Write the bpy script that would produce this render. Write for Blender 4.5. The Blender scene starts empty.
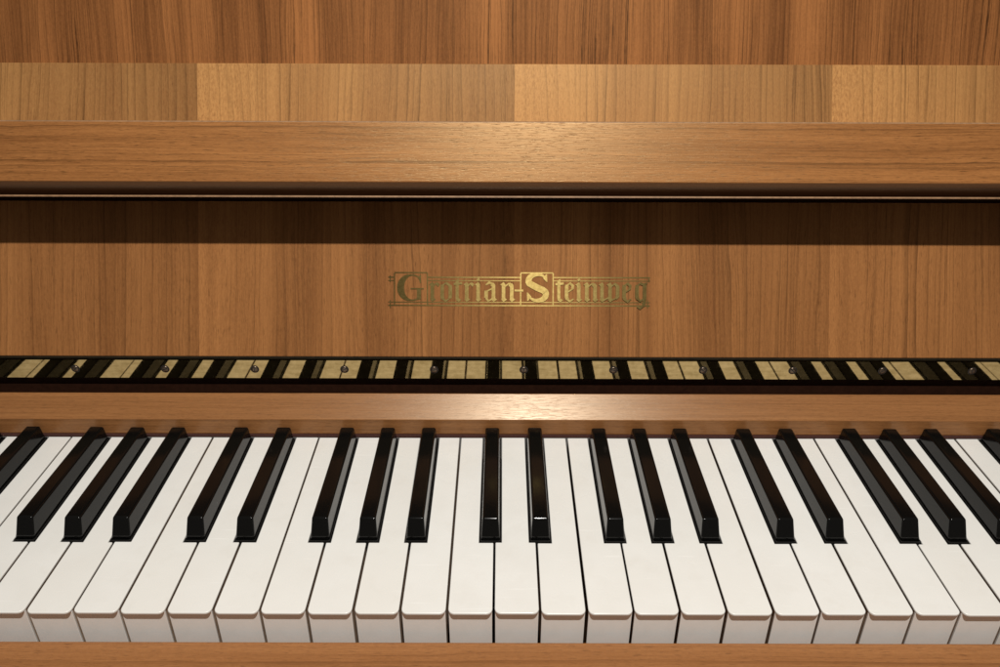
import bpy, bmesh, math, random
from mathutils import Matrix, Vector
random.seed(4)
S = bpy.context.scene
C = S.collection
MM = 0.001

# ------------------------------------------------------------------ node helpers
class NT:
    def __init__(self, name):
        self.m = bpy.data.materials.new(name)
        self.m.use_nodes = True
        self.t = self.m.node_tree
        self.b = self.t.nodes['Principled BSDF']
    def node(self, kind, **kw):
        n = self.t.nodes.new(kind)
        for k, v in kw.items():
            setattr(n, k, v)
        return n
    def put(self, sock, v):
        if isinstance(v, bpy.types.NodeSocket):
            self.t.links.new(v, sock)
        else:
            sock.default_value = v
    def math(self, op, a, b=0.0, c=0.0, clamp=False):
        n = self.node('ShaderNodeMath', operation=op, use_clamp=clamp)
        self.put(n.inputs[0], a); self.put(n.inputs[1], b)
        if op in ('MULTIPLY_ADD', 'SMOOTH_MIN'): self.put(n.inputs[2], c)
        return n.outputs[0]
    def comb(self, x, y, z=0.0):
        n = self.node('ShaderNodeCombineXYZ')
        self.put(n.inputs[0], x); self.put(n.inputs[1], y); self.put(n.inputs[2], z)
        return n.outputs[0]
    def noise(self, vec, detail=2.0, rough=0.5, scale=1.0):
        n = self.node('ShaderNodeTexNoise', noise_dimensions='3D')
        self.put(n.inputs['Vector'], vec)
        n.inputs['Scale'].default_value = scale
        n.inputs['Detail'].default_value = detail
        n.inputs['Roughness'].default_value = rough
        return n.outputs['Fac']
    def maprange(self, v, a, b, c=0.0, d=1.0, smooth=False):
        n = self.node('ShaderNodeMapRange', clamp=True)
        if smooth: n.interpolation_type = 'SMOOTHSTEP'
        self.put(n.inputs[0], v)
        for i, k in enumerate((a, b, c, d)): self.put(n.inputs[i + 1], k)
        return n.outputs[0]
    def mix(self, f, a, b):
        n = self.node('ShaderNodeMix', data_type='RGBA')
        self.put(n.inputs['Factor'], f)
        for s, v in ((n.inputs[6], a), (n.inputs[7], b)):
            if isinstance(v, tuple) and len(v) == 3: v = (*v, 1)
            self.put(s, v)
        return n.outputs[2]
    def white(self, v):
        n = self.node('ShaderNodeTexWhiteNoise', noise_dimensions='1D')
        self.put(n.inputs['W'], v)
        return n.outputs['Value']

def wood(name, along, light, mid, dark, leaf=0.0, leaf_off=0.0, ring=6.0, ring_amp=0.8, wander=10.0,
         rough=0.36, tone_amp=0.5, fiber=0.5, pore=0.5, speck=0.0, bump=0.12, seed=0.0, shade=0.0, coat=0.0, spec=0.5, thin=0.5, tint=(1, 1, 1), grit=0.35, joint=0.0):
    """Walnut veneer. along: 'X' or 'Y' = direction of the grain in the part's own space (mm)."""
    n = NT(name)
    tc = n.node('ShaderNodeTexCoord')
    sep = n.node('ShaderNodeSeparateXYZ')
    n.put(sep.inputs[0], tc.outputs['Object'])
    X = n.math('MULTIPLY', sep.outputs[0], 1000.0)
    Y = n.math('MULTIPLY', sep.outputs[1], 1000.0)
    Z = n.math('MULTIPLY', sep.outputs[2], 1000.0)
    if along == 'Y':
        u, v, w = X, Y, Z
    else:
        u, v, w = n.math('ADD', Y, Z), X, n.math('MULTIPLY', Z, 0.3)
    lt = None
    if leaf:
        q = n.math('DIVIDE', n.math('SUBTRACT', u, leaf_off), leaf)
        li = n.math('FLOOR', q)
        lt = n.math('SUBTRACT', q, li)                       # 0..1 across one veneer leaf
        u = n.math('MULTIPLY', lt, leaf)
        w = n.math('ADD', n.math('MULTIPLY', li, 7.3), w)    # slip-matched leaves: nearly alike
    w = n.math('ADD', w, seed * 37.0)
    # slow wander of the grain
    lo = n.noise(n.comb(n.math('MULTIPLY', u, 1/55), n.math('MULTIPLY', v, 1/420), n.math('MULTIPLY', w, 1/60)), 2.0, 0.45)
    u1 = n.math('MULTIPLY_ADD', n.math('SUBTRACT', lo, 0.5), wander * 2, u)
    mi = n.noise(n.comb(n.math('MULTIPLY', u, 1/6), n.math('MULTIPLY', v, 1/45), n.math('MULTIPLY', w, 1/60)), 2.0)
    u1 = n.math('MULTIPLY_ADD', n.math('SUBTRACT', mi, 0.5), 2.4, u1)
    # growth rings of uneven spacing, each with its own strength
    irr = n.noise(n.comb(n.math('MULTIPLY', u1, 1/26), 0.0, n.math('MULTIPLY', w, 1/90)), 3.0, 0.6)
    ph = n.math('MULTIPLY_ADD', irr, 5.0, n.math('MULTIPLY', u1, 1.0 / ring))
    fl = n.math('FLOOR', ph)
    fr = n.math('SUBTRACT', ph, fl)
    rise = n.math('MULTIPLY_ADD', n.math('POWER', fr, 8.0), 0.75, n.math('MULTIPLY', n.math('POWER', fr, 2.0), 0.25))
    fall = n.maprange(fr, 0.95, 1.0, 1.0, 0.0, True)
    amp = n.math('MULTIPLY_ADD', n.white(n.math('ADD', fl, seed * 3.1)), 0.7, 0.35)
    fade = n.noise(n.comb(n.math('MULTIPLY', u1, 1/9), n.math('MULTIPLY', v, 1/60), w), 2.0)
    fade = n.maprange(fade, 0.3, 0.65, 0.35, 1.0)
    line = n.math('MULTIPLY', n.math('MULTIPLY', n.math('MULTIPLY', rise, fall), amp), fade)
    # second, finer set of lines
    fine = n.noise(n.comb(n.math('MULTIPLY', u1, 1/2.2), n.math('MULTIPLY', v, 1/260), w), 3.0, 0.65)
    fib = n.noise(n.comb(n.math('MULTIPLY', u1, 1/0.55), n.math('MULTIPLY', v, 1/22), w), 3.0, 0.6)
    por = n.noise(n.comb(n.math('MULTIPLY', u1, 1/0.36), n.math('MULTIPLY', v, 1/6.5), w), 2.0, 0.5)
    por = n.maprange(por, 0.57, 0.72)
    tone = n.noise(n.comb(n.math('MULTIPLY', u1, 1/24), n.math('MULTIPLY', v, 1/500), w), 2.0)
    gr = n.noise(n.comb(n.math('MULTIPLY', u1, 1/0.75), n.math('MULTIPLY', v, 1/2.2), w), 2.0, 0.7)
    # crisp thin dark lines, bunched where the mask lets them through
    th = n.noise(n.comb(n.math('MULTIPLY', u1, 1/2.6), n.math('MULTIPLY', v, 1/700), w), 1.0, 0.4)
    th = n.maprange(n.math('ABSOLUTE', n.math('SUBTRACT', th, 0.5)), 0.0, 0.028, 1.0, 0.0)
    msk = n.noise(n.comb(n.math('MULTIPLY', u1, 1/17), n.math('MULTIPLY', v, 1/130), w), 2.0)
    th = n.math('MULTIPLY', n.math('MULTIPLY', th, n.maprange(msk, 0.38, 0.62, 0.1, 1.0)), thin)
    dash = n.noise(n.comb(n.math('MULTIPLY', u1, 1/0.8), n.math('MULTIPLY', v, 1/7), w), 2.0)
    th = n.math('MULTIPLY', th, n.maprange(dash, 0.3, 0.6, 0.45, 1.0))
    # combine
    t = n.math('MULTIPLY_ADD', n.math('SUBTRACT', tone, 0.5), tone_amp * 2.2, 0.5)
    t = n.math('MULTIPLY_ADD', n.math('SUBTRACT', fine, 0.5), 0.9 * fiber, t)
    t = n.math('MULTIPLY_ADD', n.math('SUBTRACT', fib, 0.5), 0.9 * fiber, t)
    t = n.math('MULTIPLY_ADD', n.math('SUBTRACT', gr, 0.5), 2.0 * grit, t)
    if lt is not None:
        t = n.math('ADD', t, n.maprange(lt, 0.0, 1.0, 0.20 + shade, -0.22 - shade))
        sp = n.noise(n.comb(n.math('MULTIPLY', u, 1/1.1), n.math('MULTIPLY', v, 1/2.6), w), 3.0, 0.7)
        spm = n.math('MULTIPLY', n.maprange(lt, 0.0, 0.34, 1.0, 0.0), speck)
        t = n.math('MULTIPLY_ADD', n.math('SUBTRACT', sp, 0.47), n.math('MULTIPLY', spm, 3.0), t)
        line = n.math('MULTIPLY', line, n.maprange(lt, 0.0, 0.22, 0.25, 1.0))
        th = n.math('MULTIPLY', th, n.maprange(lt, 0.0, 0.22, 0.15, 1.0))
    t = n.math('MULTIPLY_ADD', t, 1.0, 0.0, True)
    col = n.mix(t, mid, light)
    col = n.mix(n.math('MULTIPLY', line, ring_amp, 0, True), col, dark)
    col = n.mix(th, col, dark)
    col = n.mix(n.math('MULTIPLY', por, pore * 0.6, 0, True), col, tuple(c * 0.8 for c in dark))
    if lt is not None and joint:
        k = n.math('SUBTRACT', 1.0, n.math('MULTIPLY', n.maprange(lt, 0.0, 1.0, -0.5, 0.5), joint))
        g = n.node('ShaderNodeMix', data_type='RGBA', blend_type='MULTIPLY')
        n.put(g.inputs['Factor'], 1.0); n.put(g.inputs[6], col); n.put(g.inputs[7], n.comb(k, k, k))
        col = g.outputs[2]
    n.put(n.b.inputs['Base Color'], col)
    n.put(n.b.inputs['Roughness'], n.math('MULTIPLY_ADD', fib, 0.12, rough - 0.06))
    n.b.inputs['Specular IOR Level'].default_value = spec
    n.b.inputs['Coat Weight'].default_value = coat
    n.b.inputs['Specular Tint'].default_value = (*tint, 1)
    n.b.inputs['Coat Roughness'].default_value = 0.22
    h = n.math('SUBTRACT', n.math('MULTIPLY', fib, 0.5), por)
    bp = n.node('ShaderNodeBump')
    bp.inputs['Strength'].default_value = bump
    bp.inputs['Distance'].default_value = 0.0004
    n.put(bp.inputs['Height'], h)
    n.put(n.b.inputs['Normal'], bp.outputs[0])
    return n.m

def glossy_black():
    n = NT('black_key_lacquer')
    tc = n.node('ShaderNodeTexCoord')
    s = n.noise(tc.outputs['Object'], 3.0, 0.6, 220.0)
    n.b.inputs['Base Color'].default_value = (0.004, 0.0038, 0.0035, 1)
    n.put(n.b.inputs['Roughness'], n.maprange(s, 0.3, 0.7, 0.10, 0.16))
    n.b.inputs['Specular IOR Level'].default_value = 0.27
    return n.m

def key_white():
    n = NT('white_key_plastic')
    oi = n.node('ShaderNodeObjectInfo')
    tc = n.node('ShaderNodeTexCoord')
    rnd = oi.outputs['Random']
    off = n.node('ShaderNodeVectorMath', operation='ADD')
    n.put(off.inputs[0], tc.outputs['Object']); n.put(off.inputs[1], n.comb(rnd, n.math('MULTIPLY', rnd, 7.0), rnd))
    P = off.outputs[0]
    d = n.noise(P, 3.0, 0.6, 35.0)
    c = n.mix(n.maprange(d, 0.35, 0.7), (0.805, 0.797, 0.765), (0.77, 0.757, 0.72))
    c = n.mix(n.math('MULTIPLY', rnd, 0.5), c, (0.765, 0.745, 0.695))
    # fine cross scratches and hand marks
    sc = n.node('ShaderNodeVectorMath', operation='MULTIPLY')
    n.put(sc.inputs[0], P); sc.inputs[1].default_value = (25, 420, 60)
    a = n.noise(sc.outputs[0], 3.0, 0.6)
    scr = n.maprange(a, 0.66, 0.74)
    c = n.mix(n.math('MULTIPLY', scr, 0.45), c, (0.88, 0.87, 0.84))
    sm = n.noise(P, 4.0, 0.65, 60.0)
    c = n.mix(n.math('MULTIPLY', n.maprange(sm, 0.55, 0.75), 0.18), c, (0.62, 0.58, 0.52))
    n.put(n.b.inputs['Base Color'], c)
    n.put(n.b.inputs['Roughness'], n.math('MULTIPLY_ADD', scr, 0.15, n.maprange(sm, 0.3, 0.7, 0.18, 0.36)))
    return n.m

def key_front_white():
    n = NT('key_front_plastic')
    tc = n.node('ShaderNodeTexCoord')
    d = n.noise(tc.outputs['Object'], 3.0, 0.6, 80.0)
    n.put(n.b.inputs['Base Color'], n.mix(n.maprange(d, 0.35, 0.7), (0.87, 0.86, 0.83), (0.83, 0.81, 0.77)))
    n.b.inputs['Roughness'].default_value = 0.38
    return n.m

def brass():
    n = NT('tarnished_brass')
    tc = n.node('ShaderNodeTexCoord')
    sc = n.node('ShaderNodeVectorMath', operation='MULTIPLY')
    n.put(sc.inputs[0], tc.outputs['Object']); sc.inputs[1].default_value = (60, 60, 420)
    a = n.noise(sc.outputs[0], 4.0, 0.65)
    b = n.noise(tc.outputs['Object'], 4.0, 0.7, 260.0)
    t = n.maprange(n.math('MULTIPLY_ADD', b, 0.5, n.math('MULTIPLY', a, 0.5)), 0.38, 0.62)
    n.put(n.b.inputs['Base Color'], n.mix(t, (0.37, 0.262, 0.112), (0.56, 0.41, 0.195)))
    n.b.inputs['Metallic'].default_value = 1.0
    n.put(n.b.inputs['Roughness'], n.maprange(b, 0.3, 0.7, 0.01, 0.055))
    bp = n.node('ShaderNodeBump')
    bp.inputs['Strength'].default_value = 0.012
    bp.inputs['Distance'].default_value = 0.0002
    n.put(bp.inputs['Height'], a)
    n.put(n.b.inputs['Normal'], bp.outputs[0])
    return n.m

def plain(name, col, rough=0.5, metal=0.0, var=0.25, scale=300.0, spec=0.5):
    n = NT(name)
    tc = n.node('ShaderNodeTexCoord')
    d = n.noise(tc.outputs['Object'], 4.0, 0.65, scale)
    n.put(n.b.inputs['Base Color'], n.mix(n.maprange(d, 0.3, 0.7), tuple(c * (1 - var) for c in col), tuple(min(1, c * (1 + var)) for c in col)))
    n.b.inputs['Roughness'].default_value = rough
    n.b.inputs['Metallic'].default_value = metal
    n.b.inputs['Specular IOR Level'].default_value = spec
    return n.m

def gold():
    n = NT('gold_leaf')
    tc = n.node('ShaderNodeTexCoord')
    d = n.noise(tc.outputs['Object'], 3.0, 0.7, 500.0)
    n.put(n.b.inputs['Base Color'], n.mix(n.maprange(d, 0.35, 0.65), (0.125, 0.087, 0.028), (0.175, 0.127, 0.044)))
    n.b.inputs['Metallic'].default_value = 1.0
    n.b.inputs['Roughness'].default_value = 0.39
    # brushed up and down the board, so the glow of the lamp spreads that way only
    n.b.inputs['Anisotropic'].default_value = 0.9
    n.put(n.b.inputs['Tangent'], n.comb(0.0, 0.454, 0.891))
    return n.m

M = {
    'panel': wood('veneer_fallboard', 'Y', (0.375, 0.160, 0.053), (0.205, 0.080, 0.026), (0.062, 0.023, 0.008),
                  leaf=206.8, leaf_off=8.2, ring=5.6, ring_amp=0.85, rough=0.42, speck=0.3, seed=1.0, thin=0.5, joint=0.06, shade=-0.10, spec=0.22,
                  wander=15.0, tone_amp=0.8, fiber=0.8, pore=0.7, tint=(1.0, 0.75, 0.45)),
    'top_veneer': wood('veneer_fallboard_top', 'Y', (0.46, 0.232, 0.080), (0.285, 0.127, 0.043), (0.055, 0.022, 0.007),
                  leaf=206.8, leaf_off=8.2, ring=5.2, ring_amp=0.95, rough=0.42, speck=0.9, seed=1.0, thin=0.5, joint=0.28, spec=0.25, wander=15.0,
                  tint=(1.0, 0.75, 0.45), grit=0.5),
    'upper': wood('veneer_upper_panel', 'Y', (0.38, 0.150, 0.048), (0.165, 0.060, 0.019), (0.038, 0.014, 0.005),
                  ring=3.6, ring_amp=1.0, tone_amp=1.2, fiber=1.1, rough=0.46, seed=2.0, thin=0.9, spec=0.15, tint=(1.0, 0.7, 0.4)),
    'lip': wood('wood_lip', 'X', (0.375, 0.155, 0.048), (0.215, 0.082, 0.024), (0.062, 0.023, 0.007),
                ring=5.0, ring_amp=0.9, wander=6.0, fiber=1.4, pore=1.0, tone_amp=0.7, rough=0.34, seed=3.0, bump=0.16, thin=0.6, tint=(1.0, 0.74, 0.40)),
    'bull': wood('wood_lip_painted_shade', 'X', (0.135, 0.066, 0.032), (0.090, 0.042, 0.020), (0.05, 0.022, 0.010),
                ring=5.0, ring_amp=0.5, wander=6.0, rough=0.30, seed=3.0, bump=0.05, thin=0.3, spec=0.3, tint=(1.0, 0.78, 0.55)),  # darker copy of the lip wood: bullnose shade put into the colour
    'rail': wood('wood_key_rail', 'X', (0.345, 0.152, 0.054), (0.220, 0.090, 0.030), (0.10, 0.040, 0.014),
                 ring=6.0, ring_amp=0.5, wander=5.0, fiber=1.1, pore=0.9, rough=0.29, seed=4.0, bump=0.07, thin=0.4, spec=0.36, tint=(1.0, 0.86, 0.66)),
    'slip': wood('wood_key_slip', 'X', (0.38, 0.165, 0.057), (0.25, 0.098, 0.031), (0.12, 0.043, 0.012),
                 ring=6.0, ring_amp=0.6, wander=5.0, fiber=1.1, pore=1.0, rough=0.36, seed=5.0, thin=0.5),
    'edge': plain('pale_wood_edge', (0.29, 0.165, 0.085), 0.4),
    'stick': plain('key_stick_wood', (0.46, 0.34, 0.24), 0.7),
    'black': glossy_black(),
    'base': plain('black_key_base', (0.006, 0.0055, 0.005), 0.6),
    'white': key_white(),
    'front': key_front_white(),
    'brass': brass(),
    'knuckle': plain('dark_brass', (0.014, 0.010, 0.005), 0.7, spec=0.1),
    'screw': plain('aged_screw_metal', (0.22, 0.165, 0.12), 0.35, 1.0),
    'slot': plain('screw_slot', (0.02, 0.016, 0.014), 0.6),
    'felt': plain('red_felt', (0.05, 0.014, 0.009), 0.95, 0.0, 0.4, 900.0),
    'recess': plain('recess_painted_shade', (0.028, 0.010, 0.005), 0.7, spec=0.1),  # shadow in the gap under the hinge painted as base colour
    'strip': plain('dark_stained_edge', (0.075, 0.042, 0.026), 0.30),
    'shade': plain('underside_painted_shade', (0.010, 0.0045, 0.0025), 1.0, spec=0.0),  # near-black colour stands in for the shade below the lip
    'bed': plain('key_bed_wood', (0.05, 0.025, 0.015), 0.8),
    'gold': gold(),
}

# ------------------------------------------------------------------ object helpers
ROOT_LOC = Vector((0.0, 0.13, -0.045))
piano = bpy.data.objects.new('upright_piano', None)
C.objects.link(piano)
piano.location = ROOT_LOC
piano.empty_display_size = 0.05
piano['label'] = 'walnut upright piano with its fallboard open above a row of black and white keys'
piano['category'] = 'piano'

def link(name, me, mat, parent=None, mats=None):
    o = bpy.data.objects.new(name, me)
    C.objects.link(o)
    for m in (mats or [mat]):
        if len(me.materials) < len(mats or [mat]): me.materials.append(m)
    if parent is not None:
        o.parent = parent
        if parent is piano:
            o.matrix_parent_inverse = Matrix.Translation(-ROOT_LOC)
    return o

def bevel(o, w, seg=3, ang=30):
    b = o.modifiers.new('Bevel', 'BEVEL')
    b.width = w * MM; b.segments = seg; b.limit_method = 'ANGLE'; b.angle_limit = math.radians(ang)
    b.harden_normals = True
    for p in o.data.polygons: p.use_smooth = True
    return o

def extrude_x(prof, x0, x1):
    """profile of (y, z) in mm swept along X"""
    bm = bmesh.new()
    a = [bm.verts.new((x0 * MM, y * MM, z * MM)) for y, z in prof]
    b = [bm.verts.new((x1 * MM, y * MM, z * MM)) for y, z in prof]
    k = len(prof)
    for i in range(k):
        bm.faces.new((a[i], a[(i + 1) % k], b[(i + 1) % k], b[i]))
    bm.faces.new(a[::-1]); bm.faces.new(b)
    bmesh.ops.recalc_face_normals(bm, faces=bm.faces)
    me = bpy.data.meshes.new('part'); bm.to_mesh(me); bm.free()
    return me

def extrude_z(out, z0, z1):
    bm = bmesh.new()
    a = [bm.verts.new((x * MM, y * MM, z0 * MM)) for x, y in out]
    b = [bm.verts.new((x * MM, y * MM, z1 * MM)) for x, y in out]
    k = len(out)
    for i in range(k):
        bm.faces.new((a[i], a[(i + 1) % k], b[(i + 1) % k], b[i]))
    bm.faces.new(a[::-1]); bm.faces.new(b)
    bmesh.ops.recalc_face_normals(bm, faces=bm.faces)
    me = bpy.data.meshes.new('part'); bm.to_mesh(me); bm.free()
    return me

XW = 620.0

# ------------------------------------------------------------------ case parts
# key slip in front of the keys
o = link('key_slip', extrude_x([(-70, -60), (-70, -16.4), (-3.4, -16.4), (-3.4, -60)], -XW, XW), M['slip'], piano)
bevel(o, 1.2)
# key bed under the keys
link('key_bed', extrude_x([(-3.3, -55), (-3.3, -38), (175, -38), (175, -55)], -XW, XW), M['bed'], piano)
# rail behind the keys, with its sloping top
rail = link('key_rail', extrude_x([(149, 2.2), (149, 13.7), (162.9, 25.3), (163.5, 24.9), (163.5, 2.2)], -XW, XW), M['rail'], piano)
bevel(rail, 0.8)
link('felt_strip', extrude_x([(147.6, 0.5), (147.6, 2.1), (160, 2.1), (160, 0.5)], -XW, XW), M['felt'], piano)
# dark recess behind the rail and under the hinge
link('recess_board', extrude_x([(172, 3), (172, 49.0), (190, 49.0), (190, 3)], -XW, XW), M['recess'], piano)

# hinge: polished leaf, knuckle and screws
hinge = link('piano_hinge', extrude_x([(168.2, 33.8), (168.2, 47.5), (171.9, 47.5), (171.9, 33.8)], -XW, XW), M['brass'], piano)
bm = bmesh.new()
for i in range(12):
    a = 2 * math.pi * i / 12
    bm.verts.new((-XW * MM, (169.6 + 1.15 * math.cos(a)) * MM, (48.75 + 1.15 * math.sin(a)) * MM))
    bm.verts.new((XW * MM, (169.6 + 1.15 * math.cos(a)) * MM, (48.75 + 1.15 * math.sin(a)) * MM))
bm.verts.ensure_lookup_table()
for i in range(12):
    j = (i + 1) % 12
    f = bm.faces.new((bm.verts[2 * i], bm.verts[2 * i + 1], bm.verts[2 * j + 1], bm.verts[2 * j])); f.smooth = True
bmesh.ops.recalc_face_normals(bm, faces=bm.faces)
me = bpy.data.meshes.new('part'); bm.to_mesh(me); bm.free()
link('knuckle', me, M['knuckle'], hinge)

def screw_mesh(ang):
    bm = bmesh.new()
    rings = [(2.05, 0.0), (2.05, 0.22), (1.75, 0.42), (0.9, 0.55)]
    N = 28; vr = []
    for r, h in rings:
        vr.append([bm.verts.new((r * math.cos(2 * math.pi * i / N) * MM, -h * MM, r * math.sin(2 * math.pi * i / N) * MM)) for i in range(N)])
    for a, b in zip(vr, vr[1:]):
        for i in range(N):
            f = bm.faces.new((a[i], a[(i + 1) % N], b[(i + 1) % N], b[i])); f.smooth = True
    bm.faces.new(vr[-1])
    # slot: a dark bar sunk across the head
    c, s = math.cos(ang), math.sin(ang)
    def P(x, z, h): return bm.verts.new(((x * c - z * s) * MM, -h * MM, (x * s + z * c) * MM))
    q = [P(-1.7, -0.27, 0.58), P(1.7, -0.27, 0.58), P(1.7, 0.27, 0.58), P(-1.7, 0.27, 0.58)]
    f = bm.faces.new(q); f.material_index = 1
    # dark ring of the countersink
    R0 = [bm.verts.new((2.05 * math.cos(2 * math.pi * i / N) * MM, -0.06 * MM, 2.05 * math.sin(2 * math.pi * i / N) * MM)) for i in range(N)]
    R1 = [bm.verts.new((2.7 * math.cos(2 * math.pi * i / N) * MM, -0.05 * MM, 2.7 * math.sin(2 * math.pi * i / N) * MM)) for i in range(N)]
    for i in range(N):
        f = bm.faces.new((R0[i], R0[(i + 1) % N], R1[(i + 1) % N], R1[i])); f.material_index = 1
    bmesh.ops.recalc_face_normals(bm, faces=bm.faces)
    me = bpy.data.meshes.new('part'); bm.to_mesh(me); bm.free()
    return me
for i in range(-5, 6):
    me = screw_mesh(random.uniform(0, math.pi))
    s = link('screw', me, None, hinge, [M['screw'], M['slot']])
    s.scale = (1.05, 1.0, 1.05)
    s.location = ((14.8 + i * 59.4) * MM, 168.18 * MM, 40.7 * MM)

# fallboard: leaning back, built in its own frame (x along the piano, y up the board, z towards the player)
TILT = math.radians(27.0)
def board_matrix(y, z, t): return Matrix.Translation((0, y * MM, z * MM)) @ Matrix.Rotation(math.radians(90) - t, 4, 'X')
bm_ = board_matrix(168.6, 50.1, TILT)
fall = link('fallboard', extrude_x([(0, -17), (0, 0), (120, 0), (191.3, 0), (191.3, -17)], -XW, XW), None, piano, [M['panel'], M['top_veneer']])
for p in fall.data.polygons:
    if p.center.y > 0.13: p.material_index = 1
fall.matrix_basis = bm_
bevel(fall, 0.7)
def bprof(pts): return pts
LD = 43.0
LD = 43.0
arc = [(144.6 - 1.4 + 1.4 * math.cos(a), LD - 2.8 - 1.4 + 1.4 * math.sin(a)) for a in [math.radians(k * 15) for k in range(7)]]
cove = [(107.9, LD), (107.5, LD - 0.2)] + [(107.3 - 7.3 * t, LD - 0.5 - 11.5 * t + 2.6 * math.sin(math.pi * t)) for t in [k / 8 for k in range(9)]]
prof = [(144.6, 0.02)] + arc + cove
nd0 = len(prof)
prof += [(99.9, LD - 4.6), (99.7, LD - 4.2), (98.9, LD - 4.2), (98.6, LD - 4.7)]
nd1 = len(prof)
prof += [(101.6, 0.02)]
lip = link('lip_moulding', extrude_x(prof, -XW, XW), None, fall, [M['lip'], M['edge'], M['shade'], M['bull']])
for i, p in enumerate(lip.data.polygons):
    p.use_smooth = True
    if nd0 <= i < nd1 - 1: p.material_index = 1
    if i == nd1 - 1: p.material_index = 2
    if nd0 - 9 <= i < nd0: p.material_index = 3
    if 1 <= i <= 5: p.material_index = 1        # paler top edge: highlight along the rim put into the colour
lip.data.set_sharp_from_angle(angle=math.radians(32))
wn = lip.modifiers.new('WeightedNormal', 'WEIGHTED_NORMAL'); wn.keep_sharp = True; wn.weight = 100

# upper front panel of the case, behind the fallboard
up = link('upper_panel', extrude_x([(0, -18), (0, 0), (330, 0), (330, -18)], -XW, XW), M['upper'], piano)
up.matrix_basis = board_matrix(251, 190, math.radians(20))

# ------------------------------------------------------------------ gold lettering
PXL = 518.0 / 790.0
def lp(px, py):        # logo drawing units -> board mm
    return ((px - 501.5) * PXL, (333.5 - py) * PXL + 16.3)
bm = bmesh.new()
zc = [0.10]
def poly(pts):
    zc[0] += 0.0035
    vs = [bm.verts.new((*(c * MM for c in lp(*p)), zc[0] * MM)) for p in pts]
    f = bm.faces.new(vs)
    f.normal_update()
    if f.normal.z < 0: f.normal_flip()
def stroke(pts, ws):
    """variable-width ribbon"""
    if not isinstance(ws, (list, tuple)): ws = [ws] * len(pts)
    ws = [q * 1.22 for q in ws]
    L, R = [], []
    for i, (p, w) in enumerate(zip(pts, ws)):
        a = Vector(pts[max(i - 1, 0)]); b = Vector(pts[min(i + 1, len(pts) - 1)])
        d = (b - a).normalized(); nn = Vector((-d.y, d.x)) * w / 2
        L.append(Vector(p) + nn); R.append(Vector(p) - nn)
    for i in range(len(pts) - 1):
        poly([L[i], L[i + 1], R[i + 1], R[i]])
def hline(x0, x1, y, w=1.25): poly([(x0, y - w / 2), (x1, y - w / 2), (x1, y + w / 2), (x0, y + w / 2)])
def vline(x, y0, y1, w=1.25): poly([(x - w / 2, y0), (x + w / 2, y0), (x + w / 2, y1), (x - w / 2, y1)])
def arcpts(cx, cy, rx, ry, a0, a1, k=14):
    return [(cx + rx * math.cos(math.radians(a0 + (a1 - a0) * i / k)), cy - ry * math.sin(math.radians(a0 + (a1 - a0) * i / k))) for i in range(k + 1)]
# frame lines
for x0, x1 in ((394.4, 427.3), (520.6, 553.0)):
    hline(x0, x1, 274.0); vline(x0, 274.5, 306.8); vline(x1, 274.5, 306.8)
for x0, x1 in ((388, 393.9), (427.8, 520.0), (553.5, 650)):
    hline(x0, x1, 278.6); hline(x0, x1, 281.9, 0.85)
hline(388, 650, 303.4, 0.85); hline(388, 650, 306.7)
vline(390.0, 277.0, 283.2, 1.2); vline(390.2, 301.5, 309.5, 1.0); vline(648.6, 278.0, 283.0, 1.0); vline(647.6, 301.0, 309.0, 1.0)
# letters
T0, B0 = 283.7, 302.4
def stem(x, top=T0, bot=B0, w=3.6):
    """blackletter stem with slanted head and pointed foot"""
    poly([(x - w * .95, top + 2.0), (x + .2, top - .6), (x + w * .5, top + 1.6), (x + w * .5, top + 3.2), (x - w * .5, top + 3.2)])
    poly([(x - w * .5, top + 3.2), (x + w * .5, top + 3.2), (x + w * .5, bot - 3), (x - w * .5, bot - 3)])
    poly([(x - w * .5, bot - 3), (x + w * .5, bot - 3), (x + w * 1.0, bot - 1.8), (x + .1, bot + .6), (x - w * .6, bot - 1.4)])
def let_r(x):
    stem(x); stroke([(x + 1.3, T0 + 3.4), (x + 4.0, T0 + .6)], 1.2)
    poly([(x + 3.2, T0 + 1.4), (x + 5.0, T0 - .4), (x + 7.6, T0 + 1.8), (x + 5.8, T0 + 4.4)])
def let_o(x):
    stroke([(x + 1.8, T0 + 2.2), (x + 1.5, T0 + 5), (x + 1.5, B0 - 5), (x + 2.0, B0 - 2.2)], 3.0)
    stroke([(x + 1.4, B0 - 2.8), (x + 5.2, B0 - .1)], 1.7); stroke([(x + 1.4, T0 + 3.2), (x + 6.0, T0 - .1)], 1.2)
    stroke([(x + 5.0, T0 + .4), (x + 9.6, T0 + 3.4)], 2.0); stroke([(x + 9.2, T0 + 2.8), (x + 9.6, T0 + 5), (x + 9.6, B0 - 5), (x + 9.0, B0 - 3)], 3.0)
    stroke([(x + 9.6, B0 - 3.4), (x + 4.8, B0 + .2)], 1.2)
def let_t(x):
    poly([(x - 1.5, 281.6), (x + 1.6, 279.8), (x + 1.6, B0 - 3), (x - 1.5, B0 - 3)])
    poly([(x - 1.5, B0 - 3), (x + 1.6, B0 - 3), (x + 4.4, B0 - 1.4), (x + 1.8, B0 + .7), (x - 1.0, B0 - .8)])
    stroke([(x - 3.4, T0 + 1.6), (x + 5.0, T0 + .8)], 1.9)
def let_i(x):
    stem(x); poly([(x - 1.6, 281.0), (x + .4, 279.0), (x + 1.9, 280.8), (x - .1, 282.8)])
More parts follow.
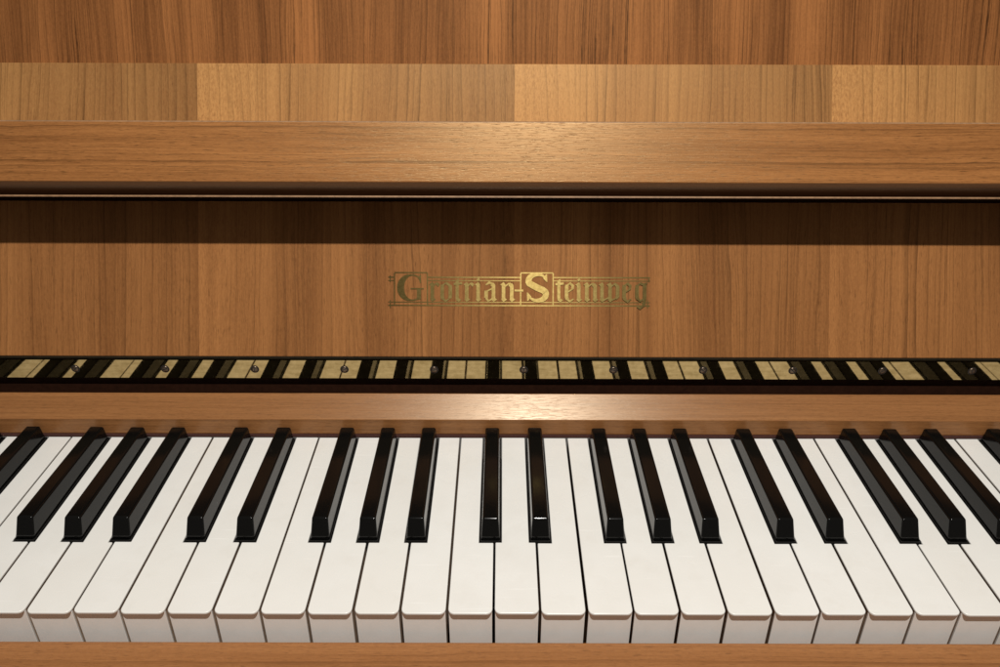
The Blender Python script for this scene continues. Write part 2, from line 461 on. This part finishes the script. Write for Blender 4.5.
def let_a(x):
    stroke([(x + 1.2, T0 + 2.4), (x + 4.6, T0), (x + 8.4, T0 + 1.6)], [1.2, 2.2, 2.0])
    stroke([(x + 1.7, T0 + 8), (x + 1.6, B0 - 3.4)], 3.0); stroke([(x + 1.4, T0 + 9.0), (x + 7.6, T0 + 6.0)], 1.2)
    stroke([(x + 1.4, B0 - 3.4), (x + 4.2, B0 - .2)], 1.8); stroke([(x + 4.0, B0), (x + 8.0, B0 - 3)], 1.1)
    stem(x + 9.0, T0 + 0.8)
def let_n(x):
    stem(x); stroke([(x + 1.3, T0 + 4.0), (x + 5.6, T0 + .6)], 1.2)
    poly([(x + 4.6, T0 + 1.6), (x + 6.2, T0 - .2), (x + 9.6, T0 + 2.4), (x + 9.6, T0 + 4.4), (x + 7.2, T0 + 4.2)])
    stem(x + 8.2, T0 + 1.2)
def let_e(x):
    stroke([(x + 1.8, T0 + 2.2), (x + 1.5, T0 + 5), (x + 1.5, B0 - 4), (x + 2.4, B0 - 2.0)], 3.0)
    stroke([(x + 1.6, B0 - 2.6), (x + 4.8, B0), (x + 8.6, B0 - 2.6)], [2.0, 2.0, 1.0])
    stroke([(x + 1.4, T0 + 3.2), (x + 5.2, T0)], 1.2)
    stroke([(x + 4.6, T0 + .4), (x + 7.6, T0 + 3.0), (x + 7.2, T0 + 6.2)], [1.8, 2.4, 2.2]); stroke([(x + 7.8, T0 + 6.0), (x + 2.4, T0 + 9.4)], 1.2)
def let_w(x):
    stem(x); stem(x + 8.0); stroke([(x + .6, B0 - .6), (x + 7.0, B0 - 4.2)], 1.2); stroke([(x + 8.6, B0 - .6), (x + 14.4, B0 - 3.6)], 1.2)
    stroke([(x + 9.2, T0 + 3.8), (x + 13.4, T0 + .4)], 1.2)
    stroke([(x + 12.8, T0 + .8), (x + 15.6, T0 + 3.6), (x + 15.6, B0 - 5), (x + 14.0, B0 - 2.4)], [2.0, 3.0, 3.0, 1.6])
def let_g(x):
    stroke([(x + 1.8, T0 + 2.2), (x + 1.5, T0 + 5), (x + 1.5, B0 - 5), (x + 2.2, B0 - 2.4)], 3.0)
    stroke([(x + 1.4, T0 + 3.2), (x + 5.4, T0)], 1.2); stroke([(x + 4.8, T0 + .4), (x + 9.2, T0 + 2.2)], 2.0); stroke([(x + 8.4, T0 + 2.0), (x + 11.6, T0)], 1.4)
    stroke([(x + 1.6, B0 - 3.2), (x + 5.0, B0 - .6), (x + 8.6, B0 - 3.2)], [1.8, 1.8, 1.0])
    stroke([(x + 9.2, T0 + 1.8), (x + 9.2, B0 - 2), (x + 8.2, B0 + 3.6), (x + 4.6, B0 + 7.0), (x + 1.6, B0 + 5.2)], [3.0, 3.0, 2.6, 1.8, .8])
def cap_G(x):
    cx, cy = x + 13.4, 289.0
    p = arcpts(cx, cy, 11.4, 12.6, 48, 305, 26)
    w = [1.2 + 4.6 * max(0.0, math.sin(math.radians(48 + 257 * i / 26 - 90))) ** 1.3 for i in range(27)]
    stroke(p, w)
    poly([(x + 19.4, 279.4), (x + 21.6, 276.4), (x + 22.6, 276.4), (x + 22.6, 284.4), (x + 21.6, 284.4), (x + 20.6, 281.2)])
    poly([(x + 18.4, 290.6), (x + 22.4, 290.6), (x + 22.4, 300.6), (x + 18.4, 301.4)])
    hline(x + 12.0, x + 25.2, 290.0, 1.3)
def cap_S(x):
    p = arcpts(x + 13.0, 282.0, 8.8, 6.6, 38, 200, 16) + [(x + 8.4, 286.4), (x + 13, 288.8), (x + 18.6, 291.2)] + arcpts(x + 13.0, 295.2, 8.6, 6.4, 18, -148, 16)
    k = len(p); w = []
    for i in range(k):
        t = abs(i / (k - 1) - 0.5) * 2
        w.append(1.5 + 3.9 * (1 - t ** 1.6))
    stroke(p, w)
    poly([(x + 18.6, 279.2), (x + 21.6, 275.4), (x + 22.6, 275.4), (x + 23.0, 283.0), (x + 22.0, 283.0)])
    poly([(x + 7.0, 297.6), (x + 3.9, 302.0), (x + 2.9, 302.0), (x + 2.5, 293.6), (x + 3.6, 293.6)])
cap_G(398.4); let_r(432.2); let_o(440.6); let_t(457.0); let_r(466.6); let_i(478.0); let_a(484.4); let_n(503.4)
hline(514.4, 523.2, 291.6, 2.0)
cap_S(524.2); let_t(558.6); let_e(565.0); let_i(578.6); let_n(586.6); let_w(601.8); let_e(622.4); let_g(635.2)
me = bpy.data.meshes.new('part'); bm.to_mesh(me); bm.free()
lettering = link('brand_lettering', me, M['gold'], fall)
lettering['label'] = 'gold blackletter brand name between ruled lines'

# ------------------------------------------------------------------ keys
PITCH, X0 = 23.5, -27.2
GAP = 0.62                      # half of the gap between two whites
OFF = {0: -2.3, 1: 2.1, 3: -3.2, 4: 0.0, 5: 3.2}   # black after C D F G A, relative to the white boundary
BHW = 6.35                      # half notch
YB = 150.5
def white_outline(k, inset=0.0, yfront=0.0, corner=3.1):
    l, r = GAP + inset, PITCH - GAP - inset
    nl = (OFF[k - 1] + BHW + inset) if (k - 1) in OFF else None
    nr = (PITCH + OFF[k] - BHW - inset) if k in OFF else None
    pts = []
    c = corner
    for i in range(7):
        a = math.radians(180 + 15 * i); pts.append((l + c + c * math.cos(a), yfront + c + c * math.sin(a)))
    for i in range(7):
        a = math.radians(270 + 15 * i); pts.append((r - c + c * math.cos(a), yfront + c + c * math.sin(a)))
    yn = 50.0 - inset
    if nr is not None: pts += [(r, yn), (nr, yn), (nr, YB)]
    else: pts += [(r, YB)]
    if nl is not None: pts += [(nl, YB), (nl, yn), (l, yn)]
    else: pts += [(l, YB)]
    return pts
def make_white(k):
    o = link('white_key', extrude_z(white_outline(k), -1.5, 0.0), M['white'], piano)
    bevel(o, 0.55, 3, 40)
    f = link('key_front', extrude_x([(2.1, -34), (2.1, -1.55), (3.4, -1.55), (3.4, -34)], GAP + 0.15, PITCH - GAP - 0.15), M['front'], o)
    bevel(f, 0.3, 2)
    b = link('key_stick', extrude_z(white_outline(k, 0.35, 3.45, 0.2), -34, -1.55), M['stick'], o)
    return o
def make_black():
    bm = bmesh.new()
    lev = [(0.3, 5.5, 51.0, 146.6), (2.6, 5.15, 52.6, 146.4), (11.7, 4.45, 57.0, 146.0)]
    rows = []
    for z, hw, y0, y1 in lev:
        rows.append([bm.verts.new((x * MM, y * MM, (z - (1.5 if z > 5 and y > 100 else 0)) * MM)) for x, y in ((-hw, y0), (hw, y0), (hw, y1), (-hw, y1))])
    for a, b in zip(rows, rows[1:]):
        for i in range(4):
            bm.faces.new((a[i], a[(i + 1) % 4], b[(i + 1) % 4], b[i]))
    bm.faces.new(rows[-1]); bm.faces.new(rows[0][::-1])
    bmesh.ops.recalc_face_normals(bm, faces=bm.faces)
    bm.normal_update()
    bm.edges.ensure_lookup_table()
    es = [e for e in bm.edges if max(v.co.z for v in e.verts) > 0.002 and e.calc_face_angle(0) > math.radians(40)]
    bmesh.ops.bevel(bm, geom=es, offset=1.25 * MM, segments=4, affect='EDGES', profile=0.5, clamp_overlap=True)
    bmesh.ops.recalc_face_normals(bm, faces=bm.faces)
    for f in bm.faces: f.smooth = True
    me = bpy.data.meshes.new('part'); bm.to_mesh(me); bm.free()
    o = link('black_key', me, M['black'], piano)
    wn = o.modifiers.new('WeightedNormal', 'WEIGHTED_NORMAL'); wn.keep_sharp = False; wn.weight = 100
    b = link('key_base', extrude_z([(-5.7, 50.75), (5.7, 50.75), (5.7, 147), (-5.7, 147)], -34, 0.4), M['base'], o)
    return o

def place(o, x, dz=0.0, dx=0.0):
    o.location = ((x + dx) * MM, random.uniform(-.15, .15) * MM, dz * MM)
def dup(src, x, dz=0.0, dx=0.0):
    c = src.copy(); C.objects.link(c); place(c, x, dz, dx)
    for ch in src.children:
        d = ch.copy(); C.objects.link(d); d.parent = c
    return c
whites, black = {}, None
for i in range(-19, 19):
    k = i % 7
    dz, dx = random.uniform(-.2, .2), random.uniform(-.15, .15)
    if k not in whites:
        whites[k] = make_white(k); place(whites[k], X0 + i * PITCH, dz, dx)
    else:
        dup(whites[k], X0 + i * PITCH, dz, dx)
    if k in OFF:
        x = X0 + (i + 1) * PITCH + OFF[k]
        if black is None:
            black = make_black(); place(black, x, dz, dx)
        else:
            dup(black, x, dz, dx)

# wooden blocks closing the keyboard at both ends
for x0, x1 in ((-XW, X0 - 19 * PITCH - 1.5), (X0 + 19 * PITCH + 1.5, XW)):
    bevel(link('key_block', extrude_x([(-3.3, -36), (-3.3, 6), (148.8, 6), (148.8, -36)], x0, x1), M['slip'], piano), 1.5)

# ------------------------------------------------------------------ light
w = bpy.data.worlds.new('World'); S.world = w; w.use_nodes = True
bg = w.node_tree.nodes['Background']
bg.inputs[0].default_value = (1.0, 0.93, 0.84, 1)
bg.inputs[1].default_value = 0.105
li = bpy.data.lights.new('ceiling_lamp', 'SPOT')
li.energy = 80.0; li.color = (1.0, 0.965, 0.91); li.shadow_soft_size = 0.016
li.spot_size = math.radians(63); li.spot_blend = 1.0
lo = bpy.data.objects.new('ceiling_lamp', li); C.objects.link(lo)
lo.location = (0.07, -0.46, 1.255)
lo.rotation_euler = (Vector((0.02, 0.10, 0.02)) - lo.location).to_track_quat('-Z', 'Y').to_euler()

# ------------------------------------------------------------------ camera
cam = bpy.data.cameras.new('camera'); co = bpy.data.objects.new('camera', cam); C.objects.link(co)
cam.sensor_width = 36.0; cam.lens = 28.44; cam.clip_start = 0.01; cam.clip_end = 50
cam.shift_x = -0.0015
co.matrix_world = Matrix.Translation((0, -0.28042, 0.31143)) @ Matrix.Rotation(math.radians(90 - 28.484), 4, 'X') @ Matrix.Rotation(math.radians(0.15), 4, 'Z')
S.camera = co
S.view_settings.view_transform = 'Standard'
S.view_settings.look = 'None'
S.view_settings.exposure = 0
S.render.engine = 'CYCLES'
S.cycles.use_denoising = True
